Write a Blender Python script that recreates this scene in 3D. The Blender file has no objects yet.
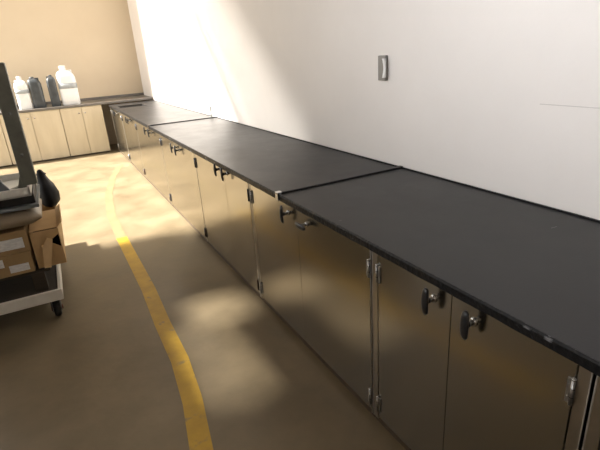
import bpy, bmesh, math, random
from mathutils import Vector, Matrix
random.seed(7)
scene = bpy.context.scene
COL = scene.collection
PI = math.pi

# ------------------------------------------------------------------ materials
def mat(name, base=(.5, .5, .5), rough=.5, metal=0.0, var=None, vscale=6.0, vstretch=(1, 1, 1), bump=0.0,
        bscale=40.0, bstretch=None, rvar=0.0, coat=0.0, spec=.5, detail=4.0):
    m = bpy.data.materials.new(name)
    m.use_nodes = True
    nt = m.node_tree
    b = nt.nodes['Principled BSDF']
    b.inputs['Base Color'].default_value = (*base, 1)
    b.inputs['Roughness'].default_value = rough
    b.inputs['Metallic'].default_value = metal
    b.inputs['Specular IOR Level'].default_value = spec
    b.inputs['Coat Weight'].default_value = coat
    b.inputs['Coat Roughness'].default_value = .15
    tc = nt.nodes.new('ShaderNodeTexCoord')
    mp = nt.nodes.new('ShaderNodeMapping')
    mp.inputs['Scale'].default_value = vstretch
    nt.links.new(tc.outputs['Object'], mp.inputs['Vector'])
    n = nt.nodes.new('ShaderNodeTexNoise')
    n.inputs['Scale'].default_value = vscale
    n.inputs['Detail'].default_value = detail
    n.inputs['Roughness'].default_value = .6
    nt.links.new(mp.outputs['Vector'], n.inputs['Vector'])
    if var is not None:
        r = nt.nodes.new('ShaderNodeValToRGB')
        r.color_ramp.elements[0].position = .3
        r.color_ramp.elements[1].position = .72
        r.color_ramp.elements[0].color = (*var, 1)
        r.color_ramp.elements[1].color = (*base, 1)
        nt.links.new(n.outputs['Fac'], r.inputs['Fac'])
        nt.links.new(r.outputs['Color'], b.inputs['Base Color'])
    if rvar:
        mr = nt.nodes.new('ShaderNodeMapRange')
        mr.inputs['From Min'].default_value = .3
        mr.inputs['From Max'].default_value = .7
        mr.inputs['To Min'].default_value = max(.02, rough - rvar)
        mr.inputs['To Max'].default_value = rough + rvar
        nt.links.new(n.outputs['Fac'], mr.inputs['Value'])
        nt.links.new(mr.outputs['Result'], b.inputs['Roughness'])
    if bump:
        n2 = nt.nodes.new('ShaderNodeTexNoise')
        n2.inputs['Scale'].default_value = bscale
        n2.inputs['Detail'].default_value = 3
        if bstretch:
            mp2 = nt.nodes.new('ShaderNodeMapping')
            mp2.inputs['Scale'].default_value = bstretch
            nt.links.new(tc.outputs['Object'], mp2.inputs['Vector'])
            nt.links.new(mp2.outputs['Vector'], n2.inputs['Vector'])
        else:
            nt.links.new(tc.outputs['Object'], n2.inputs['Vector'])
        bp = nt.nodes.new('ShaderNodeBump')
        bp.inputs['Strength'].default_value = bump
        bp.inputs['Distance'].default_value = .01
        nt.links.new(n2.outputs['Fac'], bp.inputs['Height'])
        nt.links.new(bp.outputs['Normal'], b.inputs['Normal'])
    return m

def chips(m, scale, lo, hi, colour, stretch=(1, 1, 1)):
    """light chips / scratches laid over a material's own colour"""
    nt = m.node_tree
    b = nt.nodes['Principled BSDF']
    tc = nt.nodes.new('ShaderNodeTexCoord')
    mp = nt.nodes.new('ShaderNodeMapping')
    mp.inputs['Scale'].default_value = stretch
    mp.inputs['Rotation'].default_value = (0, 0, .5)
    n = nt.nodes.new('ShaderNodeTexNoise')
    n.inputs['Scale'].default_value = scale
    n.inputs['Detail'].default_value = 5
    nt.links.new(tc.outputs['Object'], mp.inputs['Vector'])
    nt.links.new(mp.outputs['Vector'], n.inputs['Vector'])
    mr = nt.nodes.new('ShaderNodeMapRange')
    mr.inputs['From Min'].default_value = lo
    mr.inputs['From Max'].default_value = hi
    nt.links.new(n.outputs['Fac'], mr.inputs['Value'])
    mx = nt.nodes.new('ShaderNodeMix')
    mx.data_type = 'RGBA'
    nt.links.new(mr.outputs['Result'], mx.inputs['Factor'])
    old = b.inputs['Base Color'].links
    if old:
        nt.links.new(old[0].from_socket, mx.inputs['A'])
    else:
        mx.inputs['A'].default_value = b.inputs['Base Color'].default_value
    mx.inputs['B'].default_value = (*colour, 1)
    nt.links.new(mx.outputs['Result'], b.inputs['Base Color'])

M = {}
M['floor'] = mat('concrete', (.25, .196, .122), .42, var=(.145, .112, .068), vscale=1.9, detail=10, bump=.12, bscale=18, rvar=.10, spec=.5)
M['wall'] = mat('painted_wall', (.80, .765, .74), .75, var=(.76, .725, .70), vscale=1.5, bump=.05, bscale=60, spec=.25)
M['backwall'] = mat('tan_wall', (.70, .59, .44), .8, var=(.66, .55, .405), vscale=1.2, bump=.05, bscale=50, spec=.2)
M['ceiling'] = mat('ceiling_paint', (.6, .58, .55), .9)
M['steel'] = mat('stainless_steel', (.455, .43, .38), .20, 1.0, var=(.43, .405, .355), vscale=2.0, vstretch=(1, 1, .35), bump=.018,
                 bscale=3, rvar=.03, detail=2)
M['steel_edge'] = mat('bright_steel', (.72, .70, .67), .5, 1.0, var=(.5, .48, .45), vscale=30)
M['carcass'] = mat('cabinet_steel', (.50, .46, .40), .32, 1.0, var=(.4, .37, .32), vscale=8)
M['dark'] = mat('dark_recess', (.025, .022, .018), .7, var=(.015, .013, .011), vscale=20)
M['plinth'] = mat('plinth_brown', (.10, .072, .045), .6, var=(.07, .05, .033), vscale=9)
M['epoxy'] = mat('black_epoxy', (.014, .014, .015), .38, var=(.010, .010, .011), vscale=5, detail=8, bump=.02, bscale=120, rvar=.03, spec=.34)
chips(M['epoxy'], 9, .735, .76, (.16, .16, .165), (1, 6, 1))
M['epoxy_edge'] = mat('black_edge', (.009, .009, .010), .45, var=(.006, .006, .007), vscale=40, bump=.5, bscale=55, spec=.22)
chips(M['epoxy_edge'], 24, .655, .70, (.20, .20, .21), (1, .35, 1))
M['joint'] = mat('joint_black', (.014, .013, .015), .45, var=(.02, .018, .02), vscale=30)
M['black'] = mat('black_plastic', (.012, .012, .013), .32, var=(.02, .02, .021), vscale=30)
M['silver'] = mat('silver_metal', (.62, .62, .62), .25, 1.0, var=(.45, .45, .45), vscale=60)
M['hinge_black'] = mat('black_hinge', (.02, .02, .024), .4, .3, var=(.035, .035, .04), vscale=60)
M['hinge_brown'] = mat('brown_hinge', (.06, .03, .02), .45, .3, var=(.03, .015, .01), vscale=60)
M['yellow'] = mat('yellow_paint', (.60, .37, .035), .5, var=(.44, .27, .03), vscale=7, detail=9, bump=.1, bscale=20)
chips(M['yellow'], 14, .62, .74, (.30, .22, .09))
M['yellow_sunwashed'] = mat('sunwashed_yellow', (.26, .205, .105), .5, var=(.19, .15, .085), vscale=6, detail=9)  # line paint toned towards the floor: sun wash-out put into the colour
M['white_plastic'] = mat('white_plastic', (.80, .80, .80), .4, var=(.74, .75, .76), vscale=8)
M['dull_grey'] = mat('dull_grey_metal', (.22, .23, .225), .45, .5, var=(.16, .17, .165), vscale=40)
M['switch_grey'] = mat('switch_grey', (.27, .25, .23), .5, var=(.23, .215, .20), vscale=25)
M['faint'] = mat('plaster_joint', (.58, .55, .53), .8, var=(.52, .49, .47), vscale=12)
M['hinge_steel'] = mat('dull_hinge_steel', (.46, .45, .43), .42, 1.0, var=(.30, .29, .28), vscale=70)
M['grey_plastic'] = mat('grey_plastic', (.20, .185, .17), .5, var=(.16, .15, .14), vscale=25)
M['label_grey'] = mat('grey_label', (.42, .45, .47), .5, var=(.3, .33, .36), vscale=22)
M['drum'] = mat('dark_drum', (.07, .078, .085), .4, var=(.045, .05, .055), vscale=12)
M['pale_panel'] = mat('pale_beige_panel', (.62, .54, .40), .5, var=(.54, .46, .33), vscale=3, vstretch=(3, 1, .4))
M['counter_top'] = mat('grey_counter', (.17, .155, .14), .35, var=(.13, .12, .11), vscale=9)
M['card'] = mat('cardboard', (.60, .40, .195), .8, var=(.52, .34, .165), vscale=7, bump=.08, bscale=70, bstretch=(1, 1, 6), spec=.15)
M['card_dark'] = mat('brown_cardboard', (.40, .275, .135), .8, var=(.33, .22, .11), vscale=7, bump=.08, bscale=70, spec=.15)
M['card_light'] = mat('inner_cardboard', (.74, .53, .29), .8, var=(.66, .46, .24), vscale=9, spec=.15)
M['paper'] = mat('white_label', (.88, .88, .86), .6, var=(.62, .62, .62), vscale=30, vstretch=(1, 1, 3))
M['paper_print'] = mat('printed_ink', (.15, .15, .16), .6, var=(.25, .2, .18), vscale=60)
M['wrap'] = mat('grey_brown_wrap', (.36, .29, .20), .55, var=(.27, .21, .14), vscale=6, vstretch=(.5, 3, 3), bump=.25, bscale=12)
M['cart_white'] = mat('white_enamel', (.82, .80, .74), .45, var=(.72, .69, .62), vscale=9)
M['rubber'] = mat('black_rubber', (.016, .015, .015), .6, var=(.028, .025, .024), vscale=30)
M['red_cap'] = mat('dull_red', (.20, .06, .04), .5, var=(.14, .045, .03), vscale=30)
M['olive'] = mat('olive_grey_paint', (.20, .20, .16), .5, var=(.11, .112, .09), vscale=9, detail=7)
M['tray'] = mat('pale_grey_tray', (.76, .75, .70), .45, var=(.66, .65, .60), vscale=8)
M['bluegrey'] = mat('blue_grey_box', (.20, .225, .24), .45, var=(.14, .16, .175), vscale=8)
M['bag'] = mat('black_bag', (.010, .010, .011), .55, var=(.016, .016, .018), vscale=9, bump=.6, bscale=9, spec=.1)
M['pallet'] = mat('dark_wood', (.05, .038, .025), .8, var=(.035, .027, .018), vscale=9, vstretch=(1, 8, 8))

# ------------------------------------------------------------------ mesh builder
class MB:
    def __init__(s):
        s.bm = bmesh.new(); s.mats = []
    def _mi(s, m):
        if m not in s.mats: s.mats.append(m)
        return s.mats.index(m)
    def _merge(s, b, m, mx=None, smooth=False):
        mi = s._mi(m)
        if mx is not None: bmesh.ops.transform(b, matrix=mx, verts=b.verts)
        bmesh.ops.recalc_face_normals(b, faces=b.faces)
        for f in b.faces: f.material_index = mi; f.smooth = smooth
        me = bpy.data.meshes.new('tmp'); b.to_mesh(me); b.free()
        s.bm.from_mesh(me); bpy.data.meshes.remove(me)
        return s
    def box(s, lo, hi, m, bev=.002, mx=None, seg=2):
        b = bmesh.new(); bmesh.ops.create_cube(b, size=1)
        lo, hi = Vector(lo), Vector(hi)
        for v in b.verts:
            v.co = Vector([(lo[i] + hi[i]) / 2 + v.co[i] * (hi[i] - lo[i]) for i in range(3)])
        if bev: bmesh.ops.bevel(b, geom=b.edges[:], offset=bev, segments=seg, profile=.5, affect='EDGES')
        return s._merge(b, m, mx)
    def cyl(s, a, c, r, m, r2=None, n=20, bev=0):
        a, c = Vector(a), Vector(c); d = c - a
        b = bmesh.new()
        bmesh.ops.create_cone(b, cap_ends=True, segments=n, radius1=r, radius2=r if r2 is None else r2, depth=d.length)
        if bev:
            bmesh.ops.bevel(b, geom=[e for e in b.edges if len(e.link_faces) == 2 and e.calc_face_angle() > .9], offset=bev, segments=2, affect='EDGES')
        mx = Matrix.Translation((a + c) / 2) @ d.to_track_quat('Z', 'Y').to_matrix().to_4x4()
        return s._merge(b, m, mx, True)
    def ell(s, c, r, m, mx=None, u=24, v=14):
        b = bmesh.new(); bmesh.ops.create_uvsphere(b, u_segments=u, v_segments=v, radius=1)
        t = Matrix.Translation(c) @ (mx or Matrix()) @ Matrix.Diagonal((*r, 1))
        return s._merge(b, m, t, True)
    def prism(s, pts, axis, lo, hi, m, bev=0):
        """polygon pts (in the two other axes) extruded along axis 0/1/2"""
        b = bmesh.new(); o = [i for i in range(3) if i != axis]
        def mk(p, h):
            c = [0, 0, 0]; c[o[0]], c[o[1]], c[axis] = p[0], p[1], h
            return b.verts.new(c)
        A = [mk(p, lo) for p in pts]; B = [mk(p, hi) for p in pts]
        b.faces.new(A); b.faces.new(B[::-1])
        for i in range(len(pts)):
            j = (i + 1) % len(pts); b.faces.new((A[i], A[j], B[j], B[i]))
        bmesh.ops.recalc_face_normals(b, faces=b.faces)
        if bev: bmesh.ops.bevel(b, geom=b.edges[:], offset=bev, segments=2, affect='EDGES')
        return s._merge(b, m)
    def rings(s, rings, m, smooth=True):
        """closed skin through a list of rings with equal vertex counts"""
        b = bmesh.new(); R = [[b.verts.new(p) for p in r] for r in rings]; n = len(R[0])
        for k in range(len(R) - 1):
            for i in range(n):
                j = (i + 1) % n; b.faces.new((R[k][i], R[k][j], R[k + 1][j], R[k + 1][i]))
        b.faces.new(R[0][::-1]); b.faces.new(R[-1])
        return s._merge(b, m, None, smooth)
    def build(s, name, parent=None, origin=None):
        me = bpy.data.meshes.new(name)
        if origin is not None:
            bmesh.ops.translate(s.bm, vec=-Vector(origin), verts=s.bm.verts)
        s.bm.to_mesh(me); s.bm.free()
        for m in s.mats: me.materials.append(M[m])
        o = bpy.data.objects.new(name, me); COL.objects.link(o)
        if origin is not None: o.location = origin
        if parent is not None:
            o.parent = parent
            if origin is None:                       # coordinates were given in world space
                o.matrix_parent_inverse = Matrix.Translation(-Vector(world_loc(parent)))
            else:
                o.location = Vector(origin) - Vector(world_loc(parent))
        return o

LOC = {}
def world_loc(o):
    v = Vector(o.location)
    if o.matrix_parent_inverse != Matrix() and o.parent: v = o.matrix_parent_inverse @ v
    p = o.parent
    return v + world_loc(p) if p else v

def tag(o, label, cat, group=None, kind=None):
    if label: o['label'] = label
    if cat: o['category'] = cat
    if group: o['group'] = group
    if kind: o['kind'] = kind
    return o
def thing(name, label, cat, loc, group=None):
    o = bpy.data.objects.new(name, None); COL.objects.link(o)
    o.location = loc; o.empty_display_size = .1
    return tag(o, label, cat, group)
def struct(mb, name):
    o = mb.build(name); o['kind'] = 'structure'; return o

# ------------------------------------------------------------------ the room
D = .83           # bench depth: worktop back edge
XW = .842         # face of the long wall behind the bench
XL, YB, YF, ZC = -4.5, 10.7, -3.5, 9.5
struct(MB().box((XL - .3, YF - .3, -.15), (XW + .2, YB + .2, 0), 'floor', 0), 'floor')
struct(MB().box((XL - .3, YF - .3, ZC), (XW + .2, YB + .2, ZC + .15), 'ceiling', 0), 'ceiling')
struct(MB().box((XW, YF - .2, 0), (XW + .2, YB, ZC), 'wall', 0), 'wall_right')
struct(MB().box((XL - .2, YB, 0), (XW + .2, YB + .2, ZC), 'backwall', 0), 'wall_back')
struct(MB().box((XL - .2, YF - .2, 0), (XW, YF, ZC), 'wall', 0), 'wall_front')
# wall on the left (out of view) with the wide loading opening the sun comes through,
# its near jamb and head sloped to shape the sun patch, and a hole for the added pane
wl = MB()
P = lambda *a: list(a)
XA = XL - .15
wl.prism(P((4.45, 0), (4.7, 0), (5.05, 2.5), (5.2, 3.5), (5.3, 4.3), (5.0, 5.2), (4.45, 5.9)), 0, XA, XL, 'wall')
wl.prism(P((4.45, 6.41), (5.89, 7.48), (7.5, 8.69), (7.5, ZC), (4.45, ZC)), 0, XA, XL, 'wall')
wl.box((XA, 7.5, 8.69), (XL, YB, ZC), 'wall', 0)
wl.box((XA, YF, 0), (XL, -1.5, ZC), 'wall', 0)
wl.box((XA, -1.5, 0), (XL, 2.3, 1.6), 'wall', 0)
wl.box((XA, -1.5, 3.6), (XL, 2.3, ZC), 'wall', 0)
# small unseen slots added to let streaks of sun onto the near floor
wl.box((XA, 2.3, 0), (XL, 4.45, 4.00), 'wall', 0)
wl.box((XA, 2.3, 4.46), (XL, 4.45, ZC), 'wall', 0)
wl.box((XA, 2.3, 4.00), (XL, 2.62, 4.23), 'wall', 0)
wl.box((XA, 2.3, 4.23), (XL, 3.42, 4.46), 'wall', 0)
wl.box((XA, 3.42, 4.00), (XL, 4.45, 4.12), 'wall', 0)
wl.box((XA, 3.78, 4.12), (XL, 4.45, 4.46), 'wall', 0)
struct(wl, 'wall_left')
# unseen white pane added in the left wall, behind the near-wall fill lamp
struct(MB().box((XL - .10, -1.5, 1.6), (XL - .08, 2.3, 3.6), 'white_plastic', 0), 'added_pane')
# unseen sloping brace, with slats added to dim the sun strip on the wall
br = MB()
for k in range(17):
    wd = .36 if k == 0 else .095
    y0, y1 = 5.72 - (.16 if k else 0) - .118 * k, 7.62 - (.16 if k else 0) - .118 * k
    br.prism(P((y0 - wd / 2, 5.9), (y0 + wd / 2, 5.9), (y1 + wd / 2, 7.84), (y1 - wd / 2, 7.84)), 0, XL - .06, XL - .05, 'olive')
struct(br, 'sun_slats')
# narrow joint line in the wall plaster at the near end
struct(MB().box((XW - .002, .7, 1.334), (XW + .001, 1.29, 1.337), 'faint', 0), 'trim_2')

# yellow painted line on the floor
def ribbon(pts, w, m):
    yl = MB(); lft, rgt = [], []
    for (x, y) in pts:
        lft.append((x - w, y)); rgt.append((x + w, y))
    yl.prism(lft + rgt[::-1], 2, .0005, .0025, m); return yl
t = thing('floor_line', 'worn yellow painted line running along the concrete floor', 'floor marking', (-.66, 3, 0))
ribbon([(-.80, 1.0), (-.755, 1.55), (-.695, 1.93), (-.665, 2.3), (-.665, 2.75), (-.65, 3.3), (-.655, 3.8), (-.665, 4.6)], .050, 'yellow').build('stripe', t)
o = ribbon([(-.665, 4.6), (-.66, 5.45), (-.58, 6.4), (-.40, 7.4), (-.16, 8.3)], .048, 'yellow_sunwashed').build('stripe', t)
o['label'] = 'pale stretch of the yellow line, sun wash-out put into its colour'

# ------------------------------------------------------------------ bench cabinets
ZT, ZU = .90, .868            # worktop top / underside
ZD0, ZD1 = .045, .862         # door bottom / top
BG = 'steel base cabinets along the wall bench'

def handle(door, y, z, turned=False):
    h = MB()
    h.cyl((.0005, y, z), (-.006, y, z), .016, 'silver', r2=.013)
    h.cyl((-.004, y, z), (-.034, y, z), .0085, 'silver', n=16)
    h.cyl((-.022, y, z), (-.036, y, z), .011, 'black', n=16)
    rings = []
    for k in range(13):                       # long flat paddle, swelling at the middle, blunt ends
        t = -1 + 2 * k / 12
        w = .0155 * (1 - .35 * abs(t) ** 2) * (1 if abs(t) < .99 else .55)
        d = .0085 * (1 - .25 * abs(t) ** 2) * (1 if abs(t) < .99 else .5)
        q = t * .050
        cx = -.040 + .004 * t * t
        r = []
        for a in range(12):
            ca, sa = math.cos(a * PI / 6), math.sin(a * PI / 6)
            if turned: r.append((cx + d * ca, y + q, z + w * sa))
            else: r.append((cx + d * ca, y + w * sa, z + q))
        rings.append(r)
    h.rings(rings, 'black')
    return h.build('handle', door)

def hinge(door, y, z, m, r=.0055, L=.075, side=1):
    h = MB()
    h.cyl((-.0055, y, z - L / 2), (-.0055, y, z + L / 2), r, m, n=16)
    h.cyl((-.0055, y, z + L / 2), (-.0055, y, z + L / 2 + .007), r * 1.05, 'silver' if m == 'hinge_steel' else m, n=16, bev=.0015)
    for k in (-1, 1):
        h.cyl((-.0055, y, z + k * L / 6 - .0010), (-.0055, y, z + k * L / 6 + .0010), r * 1.06, 'dark', n=16)
    h.box((-.0040, min(y, y + side * .017), z - L / 2), (.0005, max(y, y + side * .017), z + L / 2), m, .0008)
    for k in (-1, 1):
        h.cyl((-.0035, y + side * .011, z + k * L / 4), (-.0052, y + side * .011, z + k * L / 4), .003, m, n=10)
    return h.build('hinge', door)

def bench_cabinet(y0, y1, ys, label, st0, st1, handles, hm, split=.0011, gap=.0012, lowm=None):
    """y0<y1 extents, ys the line between the doors; st0/st1 width of the end stiles"""
    t = thing('base_cabinet', label, 'cabinet', (.4, (y0 + y1) / 2, 0), BG)
    c = MB()
    a, b = y0 + gap, y1 - gap
    c.box((.0, a, .03), (.78, a + st0, ZU), 'carcass', .0015)
    c.box((.0, b - st1, .03), (.78, b, ZU), 'carcass', .0015)
    c.box((.03, a + st0, .03), (.78, b - st1, .05), 'dark', 0)
    c.box((.76, a + st0, .05), (.78, b - st1, ZU), 'dark', 0)
    c.box((.03, a + st0, .845), (.10, b - st1, ZU), 'dark', 0)
    c.box((.045, ys - .012, .05), (.07, ys + .012, .845), 'dark', 0)
    if gap > .002:
        c.box((-.0015, a, .03), (.012, a + .004, ZU), 'steel_edge', .0008)
        c.box((-.0015, b - .004, .03), (.012, b, ZU), 'steel_edge', .0008)
    c.build('carcass', t)
    MB().box((.010, a, 0), (.76, b, .03), 'plinth', .001).build('plinth', t)
    lo, hi = a + st0 + .004, b - st1 - .004
    for (d0, d1, side) in ((lo, ys - split, -1), (ys + split, hi, 1)):
        d = MB().box((.0, d0, ZD0), (.022, d1, ZD1), 'steel', .0018).build('door', t, ((.011), (d0 + d1) / 2, (ZD0 + ZD1) / 2))
        for (hs, hy, hz, tn) in handles:
            if hs == side: handle(d, hy, hz, tn)
        ye = d0 - .001 if side == -1 else d1 + .001
        hinge(d, ye, .768, hm, side=-side)
        hinge(d, ye, .118, lowm or hm, side=-side)
    return t

# (handles: side, y, z, turned); side -1 is the door nearer the camera
bench_cabinet(-.40, .474, .04, 'steel base cabinet under the black worktop, cut off by the bottom right corner', .034, .034,
              [(-1, -.04, .803, False), (1, .12, .803, False)], 'hinge_steel', gap=.004)
bench_cabinet(.474, 1.355, .927, 'narrow steel base cabinet with silver hinges and two upright black handles', .034, .034,
              [(-1, .835, .803, False), (1, 1.006, .803, False)], 'hinge_steel', gap=.004)
bench_cabinet(1.355, 2.655, 2.0, 'steel base cabinet with one upright and one sideways black handle below the clipped worktop joint', .006, .034,
              [(-1, 1.898, .800, True), (1, 2.101, .806, False)], 'hinge_steel', gap=.004)
bench_cabinet(2.655, 3.885, 3.13, 'steel base cabinet with paired black handles, fourth along from the near end', .006, .006,
              [(-1, 3.055, .838, False), (1, 3.21, .842, False)], 'hinge_black', lowm='hinge_brown')
bench_cabinet(3.885, 5.26, 4.52, 'sunlit steel base cabinet, fifth along, between two pairs of black hinges', .006, .006,
              [(-1, 4.44, .800, False), (1, 4.60, .802, False)], 'hinge_black')
bench_cabinet(5.26, 6.875, 5.875, 'sunlit steel base cabinet below the far worktop joint and metal upright, sixth along', .006, .006,
              [(-1, 5.75, .815, False), (1, 6.0, .815, False)], 'hinge_black', lowm='hinge_brown')
bench_cabinet(6.875, 8.25, 7.43, 'bright steel base cabinet second from the far end of the bench', .006, .03,
              [(-1, 7.35, .812, False), (1, 7.51, .812, False)], 'hinge_black')
bench_cabinet(8.25, 9.62, 8.9, 'bright steel base cabinet at the far end of the bench, below the sink', .03, .03,
              [(-1, 8.83, .80, False), (1, 8.98, .80, False)], 'hinge_steel', gap=.004)

# ------------------------------------------------------------------ worktops
WG = 'black worktop slabs on the wall bench'
def worktop(y0, y1, label, hole=None, joint=None):
    t = thing('worktop', label, 'worktop', (.4, (y0 + y1) / 2, ZU), WG)
    xa = -.02
    s = MB()
    if hole is None:
        s.box((xa + .004, y0, ZU + .001), (D - .012, y1, ZT), 'epoxy', .0015)
    else:
        hx0, hx1, hy0, hy1 = hole
        s.box((xa + .004, y0, ZU + .001), (D - .012, hy0, ZT), 'epoxy', .0)
        s.box((xa + .004, hy1, ZU + .001), (D - .012, y1, ZT), 'epoxy', .0)
        s.box((xa + .004, hy0, ZU + .001), (hx0, hy1, ZT), 'epoxy', .0)
        s.box((hx1, hy0, ZU + .001), (D - .012, hy1, ZT), 'epoxy', .0)
    s.build('slab', t)
    # chipped front edging: a slightly wavy band
    e = MB(); n = int((y1 - y0) / .03); rings = []
    for i in range(n + 1):
        y = y0 + (y1 - y0) * i / n
        w = .0012 * math.sin(y * 31) + random.uniform(-.0009, .0009)
        b = .0022 * random.random() if random.random() < .25 else 0
        rings.append([(xa + .005, y, ZU - .001), (xa - .001 + w * .5, y, ZU - .001 - w), (xa - .002 + w * .5, y, ZT - .006 - b), (xa + .002 + b, y, ZT + .0005), (xa + .006, y, ZT + .0005)])
    e.rings(rings, 'epoxy_edge', False)
    o = e.build('front_edging', t); o['label'] = 'chipped black front edge'
    MB().box((D - .012, y0, ZU + .001), (D, y1, ZT + .006), 'epoxy_edge', .0015).build('back_edging', t)
    if joint:
        j = MB()
        j.box((xa + .012, joint - .015, ZT + .0006), (D + .004, joint + .015, ZT + .010), 'joint', .003)
        j.build('joint_strip', t)
        k = MB()
        k.box((xa - .010, joint - .016, ZU - .004), (xa + .0, joint + .016, ZT + .008), 'silver', .002)
        k.box((xa - .010, joint - .016, ZT + .001), (xa + .020, joint + .016, ZT + .0125), 'silver', .002)
        o = k.build('end_clip', t); o['label'] = 'silver end clip'
    return t
J1, J2 = 2.17, 5.745
worktop(-.40, J1, 'near black worktop slab with scratches, right of the clipped joint', joint=J1 - .002)
worktop(J1 + .001, J2, 'middle black worktop slab between the two raised joint strips', joint=J2 - .002)
SX0, SX1, SY0, SY1 = .06, .50, 8.68, 9.06
worktop(J2 + .001, 9.64, 'far pale-lit black worktop slab with the sink opening', hole=(SX0, SX1, SY0, SY1))

# sink let into the far worktop
t = thing('sink', 'small dark sink set in the far end of the worktop', 'sink', ((SX0 + SX1) / 2, (SY0 + SY1) / 2, ZT))
b = MB(); w = .008
b.box((SX0 + .001, SY0 + .001, .70), (SX1 - .001, SY1 - .001, .708), 'dark', .001)
b.box((SX0 + .001, SY0 + .001, .70), (SX0 + w, SY1 - .001, ZT), 'dark', .001)
b.box((SX1 - w, SY0 + .001, .70), (SX1 - .001, SY1 - .001, ZT), 'dark', .001)
b.box((SX0 + w, SY0 + .001, .70), (SX1 - w, SY0 + w, ZT), 'dark', .001)
b.box((SX0 + w, SY1 - w, .70), (SX1 - w, SY1 - .001, ZT), 'dark', .001)
b.build('basin', t)
r = MB()
r.box((SX0 - .015, SY0 - .015, ZT), (SX0 + .004, SY1 + .015, ZT + .004), 'joint', .001)
r.box((SX1 - .004, SY0 - .015, ZT), (SX1 + .015, SY1 + .015, ZT + .004), 'joint', .001)
r.box((SX0, SY0 - .015, ZT), (SX1, SY0 + .004, ZT + .004), 'joint', .001)
r.box((SX0, SY1 - .004, ZT), (SX1, SY1 + .015, ZT + .004), 'joint', .001)
r.build('rim', t)
dr = MB().cyl((.28, 8.87, .708), (.28, 8.87, .712), .035, 'steel_edge').build('drain', t)

# slim upright at the back of the far joint
t = thing('bracket', 'slim grey metal upright standing at the back edge of the far worktop joint', 'bracket', (.79, 5.83, ZT))
MB().box((.765, 5.80, ZT), (.815, 5.86, ZT + .006), 'dull_grey', .001).build('foot', t)
MB().box((.782, 5.822, ZT + .005), (.798, 5.838, ZT + .125), 'dull_grey', .002).build('post', t)
MB().box((.778, 5.812, ZT + .12), (.802, 5.848, ZT + .132), 'dull_grey', .002).build('cap', t)

# wall switch
sy, sz = 2.345, 1.485
t = thing('wall_switch', 'dark grey wall switch box on the white wall above the bench', 'switch', (XW, sy, sz))
k = MB()
k.box((XW - .022, sy - .030, sz - .072), (XW + .001, sy + .042, sz + .072), 'switch_grey', .004)
k.build('box', t)
k = MB()
rr = []
for i in range(9):
    u = -1 + 2 * i / 8
    x = XW - .024 - .010 * abs(u) ** 1.5
    rr.append([(XW - .020, sy - .036, sz + u * .055), (XW - .020, sy - .012, sz + u * .055), (x, sy - .015, sz + u * .055), (x, sy - .034, sz + u * .055)])
k.rings(rr, 'white_plastic', False)
o = k.build('rocker', t); o['label'] = 'white curved rocker'

# ------------------------------------------------------------------ far counter along the back wall
YC, ZCT = 9.74, .955
CG = 'pale cabinets along the far wall'
bounds = [(-2.81, -1.84, 'pale beige cabinet under the far counter behind the cart, leftmost of the row'),
          (-1.84, -.87, 'pale beige cabinet under the dark containers on the far counter'),
          (-.87, -.14, 'pale beige cabinet under the large white jug at the far wall')]
for (x0, x1, lab) in bounds:
    t = thing('counter_cabinet', lab, 'cabinet', ((x0 + x1) / 2, YC + .38, 0), CG)
    MB().box((x0 + .002, YC + .022, .06), (x1 - .002, YB - .01, ZCT - .04), 'pale_panel', .002).build('carcass', t)
    MB().box((x0 + .002, YC + .05, 0), (x1 - .002, YB - .02, .06), 'plinth', .002).build('plinth', t)
    xm = (x0 + x1) / 2
    for (a, c, s) in ((x0 + .006, xm - .003, 1), (xm + .003, x1 - .006, -1)):
        d = MB().box((a, YC, .03), (c, YC + .021, ZCT - .046), 'pale_panel', .003).build('door', t)
        kx = c - .05 if s == 1 else a + .05
        MB().cyl((kx, YC + .001, .80), (kx, YC - .022, .80), .011, 'silver', bev=.003).build('knob', d)
t = thing('counter', 'grey counter top running along the far wall under the containers', 'worktop', (-1, YC + .38, ZCT - .04))
MB().box((-2.85, YC - .02, ZCT - .04), (.838, YB - .02, ZCT), 'counter_top', .004).build('slab', t)
MB().box((-2.85, YB - .02, ZCT - .002), (.838, YB - .001, ZCT + .05), 'counter_top', .003).build('upstand', t)

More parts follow.
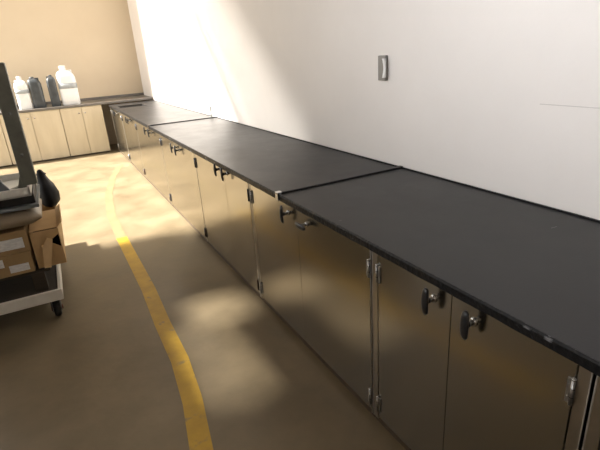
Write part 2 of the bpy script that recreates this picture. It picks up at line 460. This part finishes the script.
def rrect(cx, cy, hx, hy, r, z, n=6):
    out = []
    for (sx, sy_, a0) in ((1, 1, 0), (-1, 1, PI / 2), (-1, -1, PI), (1, -1, 1.5 * PI)):
        for i in range(n):
            a = a0 + PI / 2 * i / (n - 1)
            out.append((cx + sx * (hx - r) + r * math.cos(a), cy + sy_ * (hy - r) + r * math.sin(a), z))
    return out
def jug(name, label, cx, cy, hx, hy, h, m, label_m=None, band=(.35, .55), neck_dx=0, grp=None, sh=.78, capm=None):
    t = thing(name, label, 'container', (cx, cy, ZCT), grp)
    b = MB(); R = []
    for (z, f) in ((0, .93), (.02 * h, 1), (.30 * h, 1), (.32 * h, .985), (.34 * h, 1), (sh * .9 * h, 1), (sh * h, .94), ((sh + .06) * h, .72), ((sh + .10) * h, .42)):
        dx = neck_dx * max(0, (z / h - sh * .9)) / .2
        R.append(rrect(cx + dx, cy, hx * f, hy * f, min(hx, hy) * .55 * f, ZCT + z))
    b.rings(R, m); b.build('body', t)
    zc = ZCT + (sh + .10) * h; nx = cx + neck_dx * (sh + .10 - sh * .9) / .2
    c = MB()
    c.cyl((nx, cy, zc - .01), (nx, cy, ZCT + max(h, (sh + .15) * h)), hx * .36, capm or m, bev=.004)
    c.build('cap', t)
    g = MB()                                    # carrying grip beside the cap
    gx = cx - hx * .45 if neck_dx >= 0 else cx + hx * .45
    g.box((gx - hx * .32, cy - .012, ZCT + (sh - .02) * h), (gx + hx * .32, cy + .012, ZCT + (sh + .11) * h), m, .008)
    g.build('grip', t)
    if label_m:
        l = MB()
        l.rings([rrect(cx, cy, hx + .002, hy + .002, min(hx, hy) * .55, ZCT + band[0] * h), rrect(cx, cy, hx + .002, hy + .002, min(hx, hy) * .55, ZCT + band[1] * h)], label_m)
        l.build('label_band', t)
    return t
jug('jug', 'white jug with a grey band on the far counter, left of the dark containers', -1.39, 9.97, .112, .12, .57, 'white_plastic', 'label_grey', (.48, .60))
jug('canister', 'wide dark grey canister on the far counter beside the smaller white jug', -1.165, 9.97, .105, .12, .53, 'drum', None, neck_dx=-.03, sh=.88)
jug('canister', 'narrow dark grey canister on the far counter against the large white jug', -.895, 9.97, .078, .11, .54, 'drum', None, neck_dx=.01, sh=.88)
jug('jug', 'large white jug with a grey band, tallest container on the far counter', -.630, 9.97, .155, .13, .70, 'white_plastic', 'label_grey', (.42, .56), neck_dx=-.03)

# ------------------------------------------------------------------ cart at the left with its load
CX0, CX1, CY0, CY1 = -2.15, -1.205, 3.20, 4.75
ZK = .215
t = thing('cart', 'low white-edged flatbed cart loaded with cartons on the left', 'cart', (-1.6, 3.9, 0))
MB().box((CX0 + .02, CY0 + .02, ZK - .035), (CX1 - .02, CY1 - .02, ZK), 'pallet', .003).build('deck', t)
o = MB().box((CX0, CY0, ZK - .065), (CX1, CY0 + .022, ZK + .012), 'cart_white', .004).build('front_rail', t)
MB().box((CX1 - .022, CY0 + .022, ZK - .065), (CX1, CY1 - .022, ZK + .012), 'cart_white', .004).build('side_rail', t)
MB().box((CX0, CY0 + .022, ZK - .065), (CX0 + .022, CY1 - .022, ZK + .012), 'cart_white', .004).build('side_rail', t)
MB().box((CX0, CY1 - .022, ZK - .065), (CX1, CY1, ZK + .012), 'cart_white', .004).build('rear_rail', t)
for (x, y) in ((CX1 - .06, CY0 + .07), (CX0 + .06, CY0 + .07), (CX1 - .06, CY1 - .12), (CX0 + .06, CY1 - .12)):
    k = MB()
    k.box((x - .04, y - .04, ZK - .042), (x + .04, y + .04, ZK - .034), 'grey_plastic', .001)
    k.box((x - .030, y - .02, .05), (x - .024, y + .05, ZK - .040), 'grey_plastic', .001)
    k.box((x + .024, y - .02, .05), (x + .030, y + .05, ZK - .040), 'grey_plastic', .001)
    c = k.build('caster', t)
    MB().cyl((x - .02, y + .02, .058), (x + .02, y + .02, .058), .058, 'rubber', n=28, bev=.006).build('wheel', c)
    MB().cyl((x - .036, y + .02, .058), (x + .036, y + .02, .058), .016, 'red_cap', n=16).build('axle_cap', c)

# dark pallet the cartons stand on
t = thing('pallet', 'dark low wooden pallet under the cartons on the cart', 'pallet', (-1.6, 3.8, ZK))
for y in (3.32, 3.95, 4.50):
    for x in (-1.32, -1.75, -2.05):
        MB().box((x - .04, y - .04, ZK + .0005), (x + .04, y + .04, ZK + .13), 'pallet', .003).build('block', t)
for k in range(5):
    y = 3.28 + k * .30
    MB().box((-2.12, y, ZK + .13), (-1.24, y + .16, ZK + .152), 'pallet', .002).build('slat', t)
ZP = ZK + .1525

def carton(name, label, lo, hi, m, labels=(), grp=None, tape=True):
    t = thing(name, label, 'carton', ((lo[0] + hi[0]) / 2, (lo[1] + hi[1]) / 2, lo[2]), grp)
    MB().box(lo, hi, m, .005).build('body', t)
    if tape:
        xm = (lo[0] + hi[0]) / 2
        MB().box((xm - .03, lo[1] - .0012, hi[2] - .06), (xm + .03, lo[1] + .001, hi[2] - .004), 'card_light', 0).build('tape', t)
    for (x0, x1, z0, z1) in labels:
        l = MB()
        l.box((x0, lo[1] - .0015, z0), (x1, lo[1] + .001, z1), 'paper', 0)
        o = l.build('shipping_label', t); o['label'] = 'white paper label'
    return t
SG = 'stacked flat cartons on the cart'
carton('carton', 'brown flat carton with two white labels, lower one at the cart front', (-1.98, 3.27, ZP), (-1.325, 3.85, ZP + .145), 'card_dark',
       [(-1.570, -1.485, ZP + .070, ZP + .125), (-1.462, -1.35, ZP + .022, ZP + .072)], SG, tape=False)
carton('carton', 'brown flat carton with one wide white label, under the wrapped bundle', (-1.97, 3.28, ZP + .1455), (-1.315, 3.86, ZP + .29), 'card_dark',
       [(-1.60, -1.345, ZP + .175, ZP + .245)], SG, tape=False)

# open tan carton on the right of the cart, its flaps hanging out
t = thing('open_carton', 'tan open carton with hanging flaps on the right side of the cart', 'carton', (-1.22, 3.7, ZP))
x0, x1, y0, y1, z0, z1, w = -1.305, -1.135, 3.30, 4.35, ZP, ZP + .252, .005
b = MB()
b.box((x0, y0, z0), (x1, y1, z0 + w), 'card', 0)
b.box((x0, y0, z0 + w), (x0 + w, y1, z1), 'card', 0)
b.box((x1 - w, y0, z0 + w), (x1, y1, z1 - .0), 'card', 0)
b.box((x0 + w, y1 - w, z0 + w), (x1 - w, y1, z1), 'card', 0)
b.prism([(x0 + w, z0 + w), (x1 - w, z0 + w), (x1 - w, z0 + .12), (x1 - .07, z0 + .17), (x1 - w, z1 - .04), (x1 - w, z1), (x0 + w, z1)], 1, y0, y0 + w, 'card')
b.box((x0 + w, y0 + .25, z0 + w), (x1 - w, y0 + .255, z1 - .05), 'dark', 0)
b.build('body', t)
f = MB()
f.prism([(x0 + .035, z0 + .005), (x0 + .075, z0 + .0), (x1 - .045, z0 + .19), (x1 - .075, z0 + .21), (x0 + .055, z0 + .15)], 1, y0 - .030, y0 - .024, 'card_light')
f.box((x0 + .05, y0 - .026, z0 + .15), (x0 + .075, y0 + .001, z0 + .157), 'card_light', 0)
o = f.build('flap', t); o['label'] = 'pale inner side of a torn flap'
f = MB()
f.prism([(x0, z1), (x1, z1), (x1 + .035, z1 + .035), (x1 + .03, z1 + .040), (x1 - .004, z1 + .006), (x0, z1 + .006)], 1, y0 + .02, y0 + .48, 'card')
f.build('flap', t)

# wrapped flat bundle with a rounded end lying over the cartons
ZB = ZP + .2915
t = thing('wrapped_bundle', 'grey-brown wrapped flat bundle with rounded end lying on the cartons', 'bundle', (-1.6, 3.6, ZB))
b = MB(); R = []
for k in range(15):
    u = k / 14; x = -2.05 + u * .845
    f = 1 if u < .85 else math.sqrt(max(.02, 1 - ((u - .85) / .15) ** 2))
    f = max(f, .25)
    zc = ZB + .0655
    R.append([(x, 3.50 + .24 * math.cos(a * PI / 8) * (1 if abs(math.cos(a * PI / 8)) > .5 else 1), zc + .065 * f * math.copysign(abs(math.sin(a * PI / 8)) ** .5, math.sin(a * PI / 8))) for a in range(16)])
b.rings(R, 'wrap'); b.build('roll', t)
for x in (-1.86, -1.55):
    s = MB()
    s.rings([[(x + d, 3.50 + .242 * math.cos(a * PI / 8), ZB + .0655 + .0665 * math.copysign(abs(math.sin(a * PI / 8)) ** .5, math.sin(a * PI / 8))) for a in range(16)] for d in (0, .03)], 'card_dark')
    s.build('band', t)
# dark flat slab between the bundle and the tray
ZS = ZB + .133
t = thing('slab', 'dark flat board lying between the wrapped bundle and the pale tray', 'board', (-1.6, 3.55, ZS))
MB().box((-2.05, 3.26, ZS), (-1.20, 3.86, ZS + .022), 'bluegrey', .004).build('board', t)
MB().box((-2.05, 3.30, ZS + .022), (-1.215, 3.80, ZS + .085), 'rubber', .006).build('foam_layer', t)

# old upright frame standing in a pale tray
ZY = ZS + .0855
t = thing('equipment_frame', 'olive-grey upright metal frame in a pale tray standing on top of the cart load', 'equipment', (-1.6, 3.55, ZY))
y0, y1 = 3.24, 3.80
tr = MB()
tr.box((-2.05, y0, ZY), (-1.225, y1, ZY + .012), 'tray', .002)
tr.box((-2.05, y0, ZY), (-1.225, y0 + .015, ZY + .055), 'tray', .004)
tr.box((-1.24, y0, ZY), (-1.225, y1, ZY + .055), 'tray', .004)
tr.box((-2.05, y1 - .015, ZY), (-1.24, y1, ZY + .055), 'tray', .004)
tr.build('tray', t)
MB().box((-1.262, y0 + .06, ZY + .055), (-1.178, y0 + .14, 1.665), 'olive', .006).build('post', t)
MB().box((-2.0, y0 + .06, ZY + .012), (-1.94, y0 + .14, 1.665), 'olive', .006).build('post', t)
MB().box((-1.94, y0 + .065, 1.60), (-1.235, y0 + .135, 1.66), 'olive', .006).build('crossbar', t)
MB().prism([(-1.44, ZY + .012), (-1.235, ZY + .012), (-1.235, ZY + .20), (-1.29, ZY + .05)], 1, y0 + .07, y0 + .13, 'olive', .003).build('gusset', t)
MB().prism([(-1.90, ZY + .012), (-1.31, ZY + .012), (-1.36, ZY + .10), (-1.44, ZY + .28), (-1.90, ZY + .28)], 1, y0 + .018, y0 + .058, 'bluegrey', .004).build('motor_housing', t)
for z in (ZY + .25, ZY + .5):
    MB().cyl((-1.22, y0 + .061, z), (-1.22, y0 + .052, z), .010, 'dull_grey', n=12).build('bolt', t)

# black slumped bag behind the tray on the open carton
ZG = ZP + .253
t = thing('bag', 'black slumped bag resting on the tan open carton beside the tray', 'bag', (-1.15, 3.75, ZG))
b = MB(); R = []
for (z, hx, hy, dx) in ((0, .06, .13, .0), (.03, .085, .16, .0), (.10, .088, .16, .0), (.17, .078, .14, -.005), (.22, .055, .10, -.012), (.26, .042, .06, -.018), (.30, .034, .04, -.02), (.325, .022, .028, -.022), (.335, .01, .012, -.022)):
    R.append([(-1.160 + dx + .8 * hx * math.cos(a * PI / 10) * (1 + .06 * math.sin(a * 2.3 + z * 20)), 3.98 + hy * math.sin(a * PI / 10) * (1 + .05 * math.cos(a * 1.7)), ZG + .003 + z * .82) for a in range(20)])
b.rings(R, 'bag'); b.build('sack', t)
MB().cyl((-1.178, 3.98, ZG + .236), (-1.178, 3.98, ZG + .247), .036, 'rubber', n=18, bev=.003).build('tie', t)

# ------------------------------------------------------------------ light
S = Vector((1, -.20, -1.0)).normalized()
sd = bpy.data.lights.new('sun', 'SUN'); sd.energy = 22; sd.angle = math.radians(3); sd.color = (1, .95, .86)
so = bpy.data.objects.new('sun', sd); COL.objects.link(so); so.location = (-9, 9, 7)
so.rotation_euler = S.to_track_quat('-Z', 'Y').to_euler()
def area(name, loc, d, sx, sy_, e, col, spread=180):
    l = bpy.data.lights.new(name, 'AREA'); l.shape = 'RECTANGLE'; l.size = sx; l.size_y = sy_; l.energy = e; l.color = col
    l.spread = math.radians(spread)
    o = bpy.data.objects.new(name, l); COL.objects.link(o); o.location = loc
    o.rotation_euler = Vector(d).to_track_quat('-Z', 'Y').to_euler(); return o
# daylight through the loading opening and an added unseen lamp to brighten the near wall
area('daylight_opening', (XL - .25, 7.8, 3.6), (1, 0, -.1), 5.0, 6.5, 210, (1, .95, .86))
area('near_wall_fill', (XL - .06, .4, 2.6), (1, 0, -.1), 3.7, 1.9, 66, (.97, .98, 1), 50)
w = bpy.data.worlds.new('World'); scene.world = w; w.use_nodes = True
bg = w.node_tree.nodes['Background']
sk = w.node_tree.nodes.new('ShaderNodeTexSky'); sk.sky_type = 'NISHITA'; sk.sun_disc = False
sk.sun_elevation = math.radians(25); sk.sun_rotation = math.radians(-100)
w.node_tree.links.new(sk.outputs['Color'], bg.inputs['Color'])
bg.inputs['Strength'].default_value = .12

# ------------------------------------------------------------------ camera
cam = bpy.data.cameras.new('camera'); co = bpy.data.objects.new('camera', cam); COL.objects.link(co)
cam.sensor_width = 36; cam.sensor_fit = 'HORIZONTAL'; cam.lens = 456.93 / 600 * 36; cam.clip_start = .02
Rr, Uu, Ff = (.87916, -.47205, -.06515), (.2215, .28375, .93296), (.42192, .83466, -.35402)
m = Matrix(((Rr[0], Uu[0], -Ff[0], -.99493), (Rr[1], Uu[1], -Ff[1], 0), (Rr[2], Uu[2], -Ff[2], 1.61071), (0, 0, 0, 1)))
co.matrix_world = m
scene.camera = co
vs = scene.view_settings
scene.display_settings.display_device = 'sRGB'
vs.view_transform = 'Standard'; vs.look = 'None'; vs.gamma = 1; vs.use_curve_mapping = False
vs.exposure = 0.0
scene.cycles.use_denoising = True
scene.cycles.max_bounces = 10
scene.cycles.sample_clamp_indirect = 8
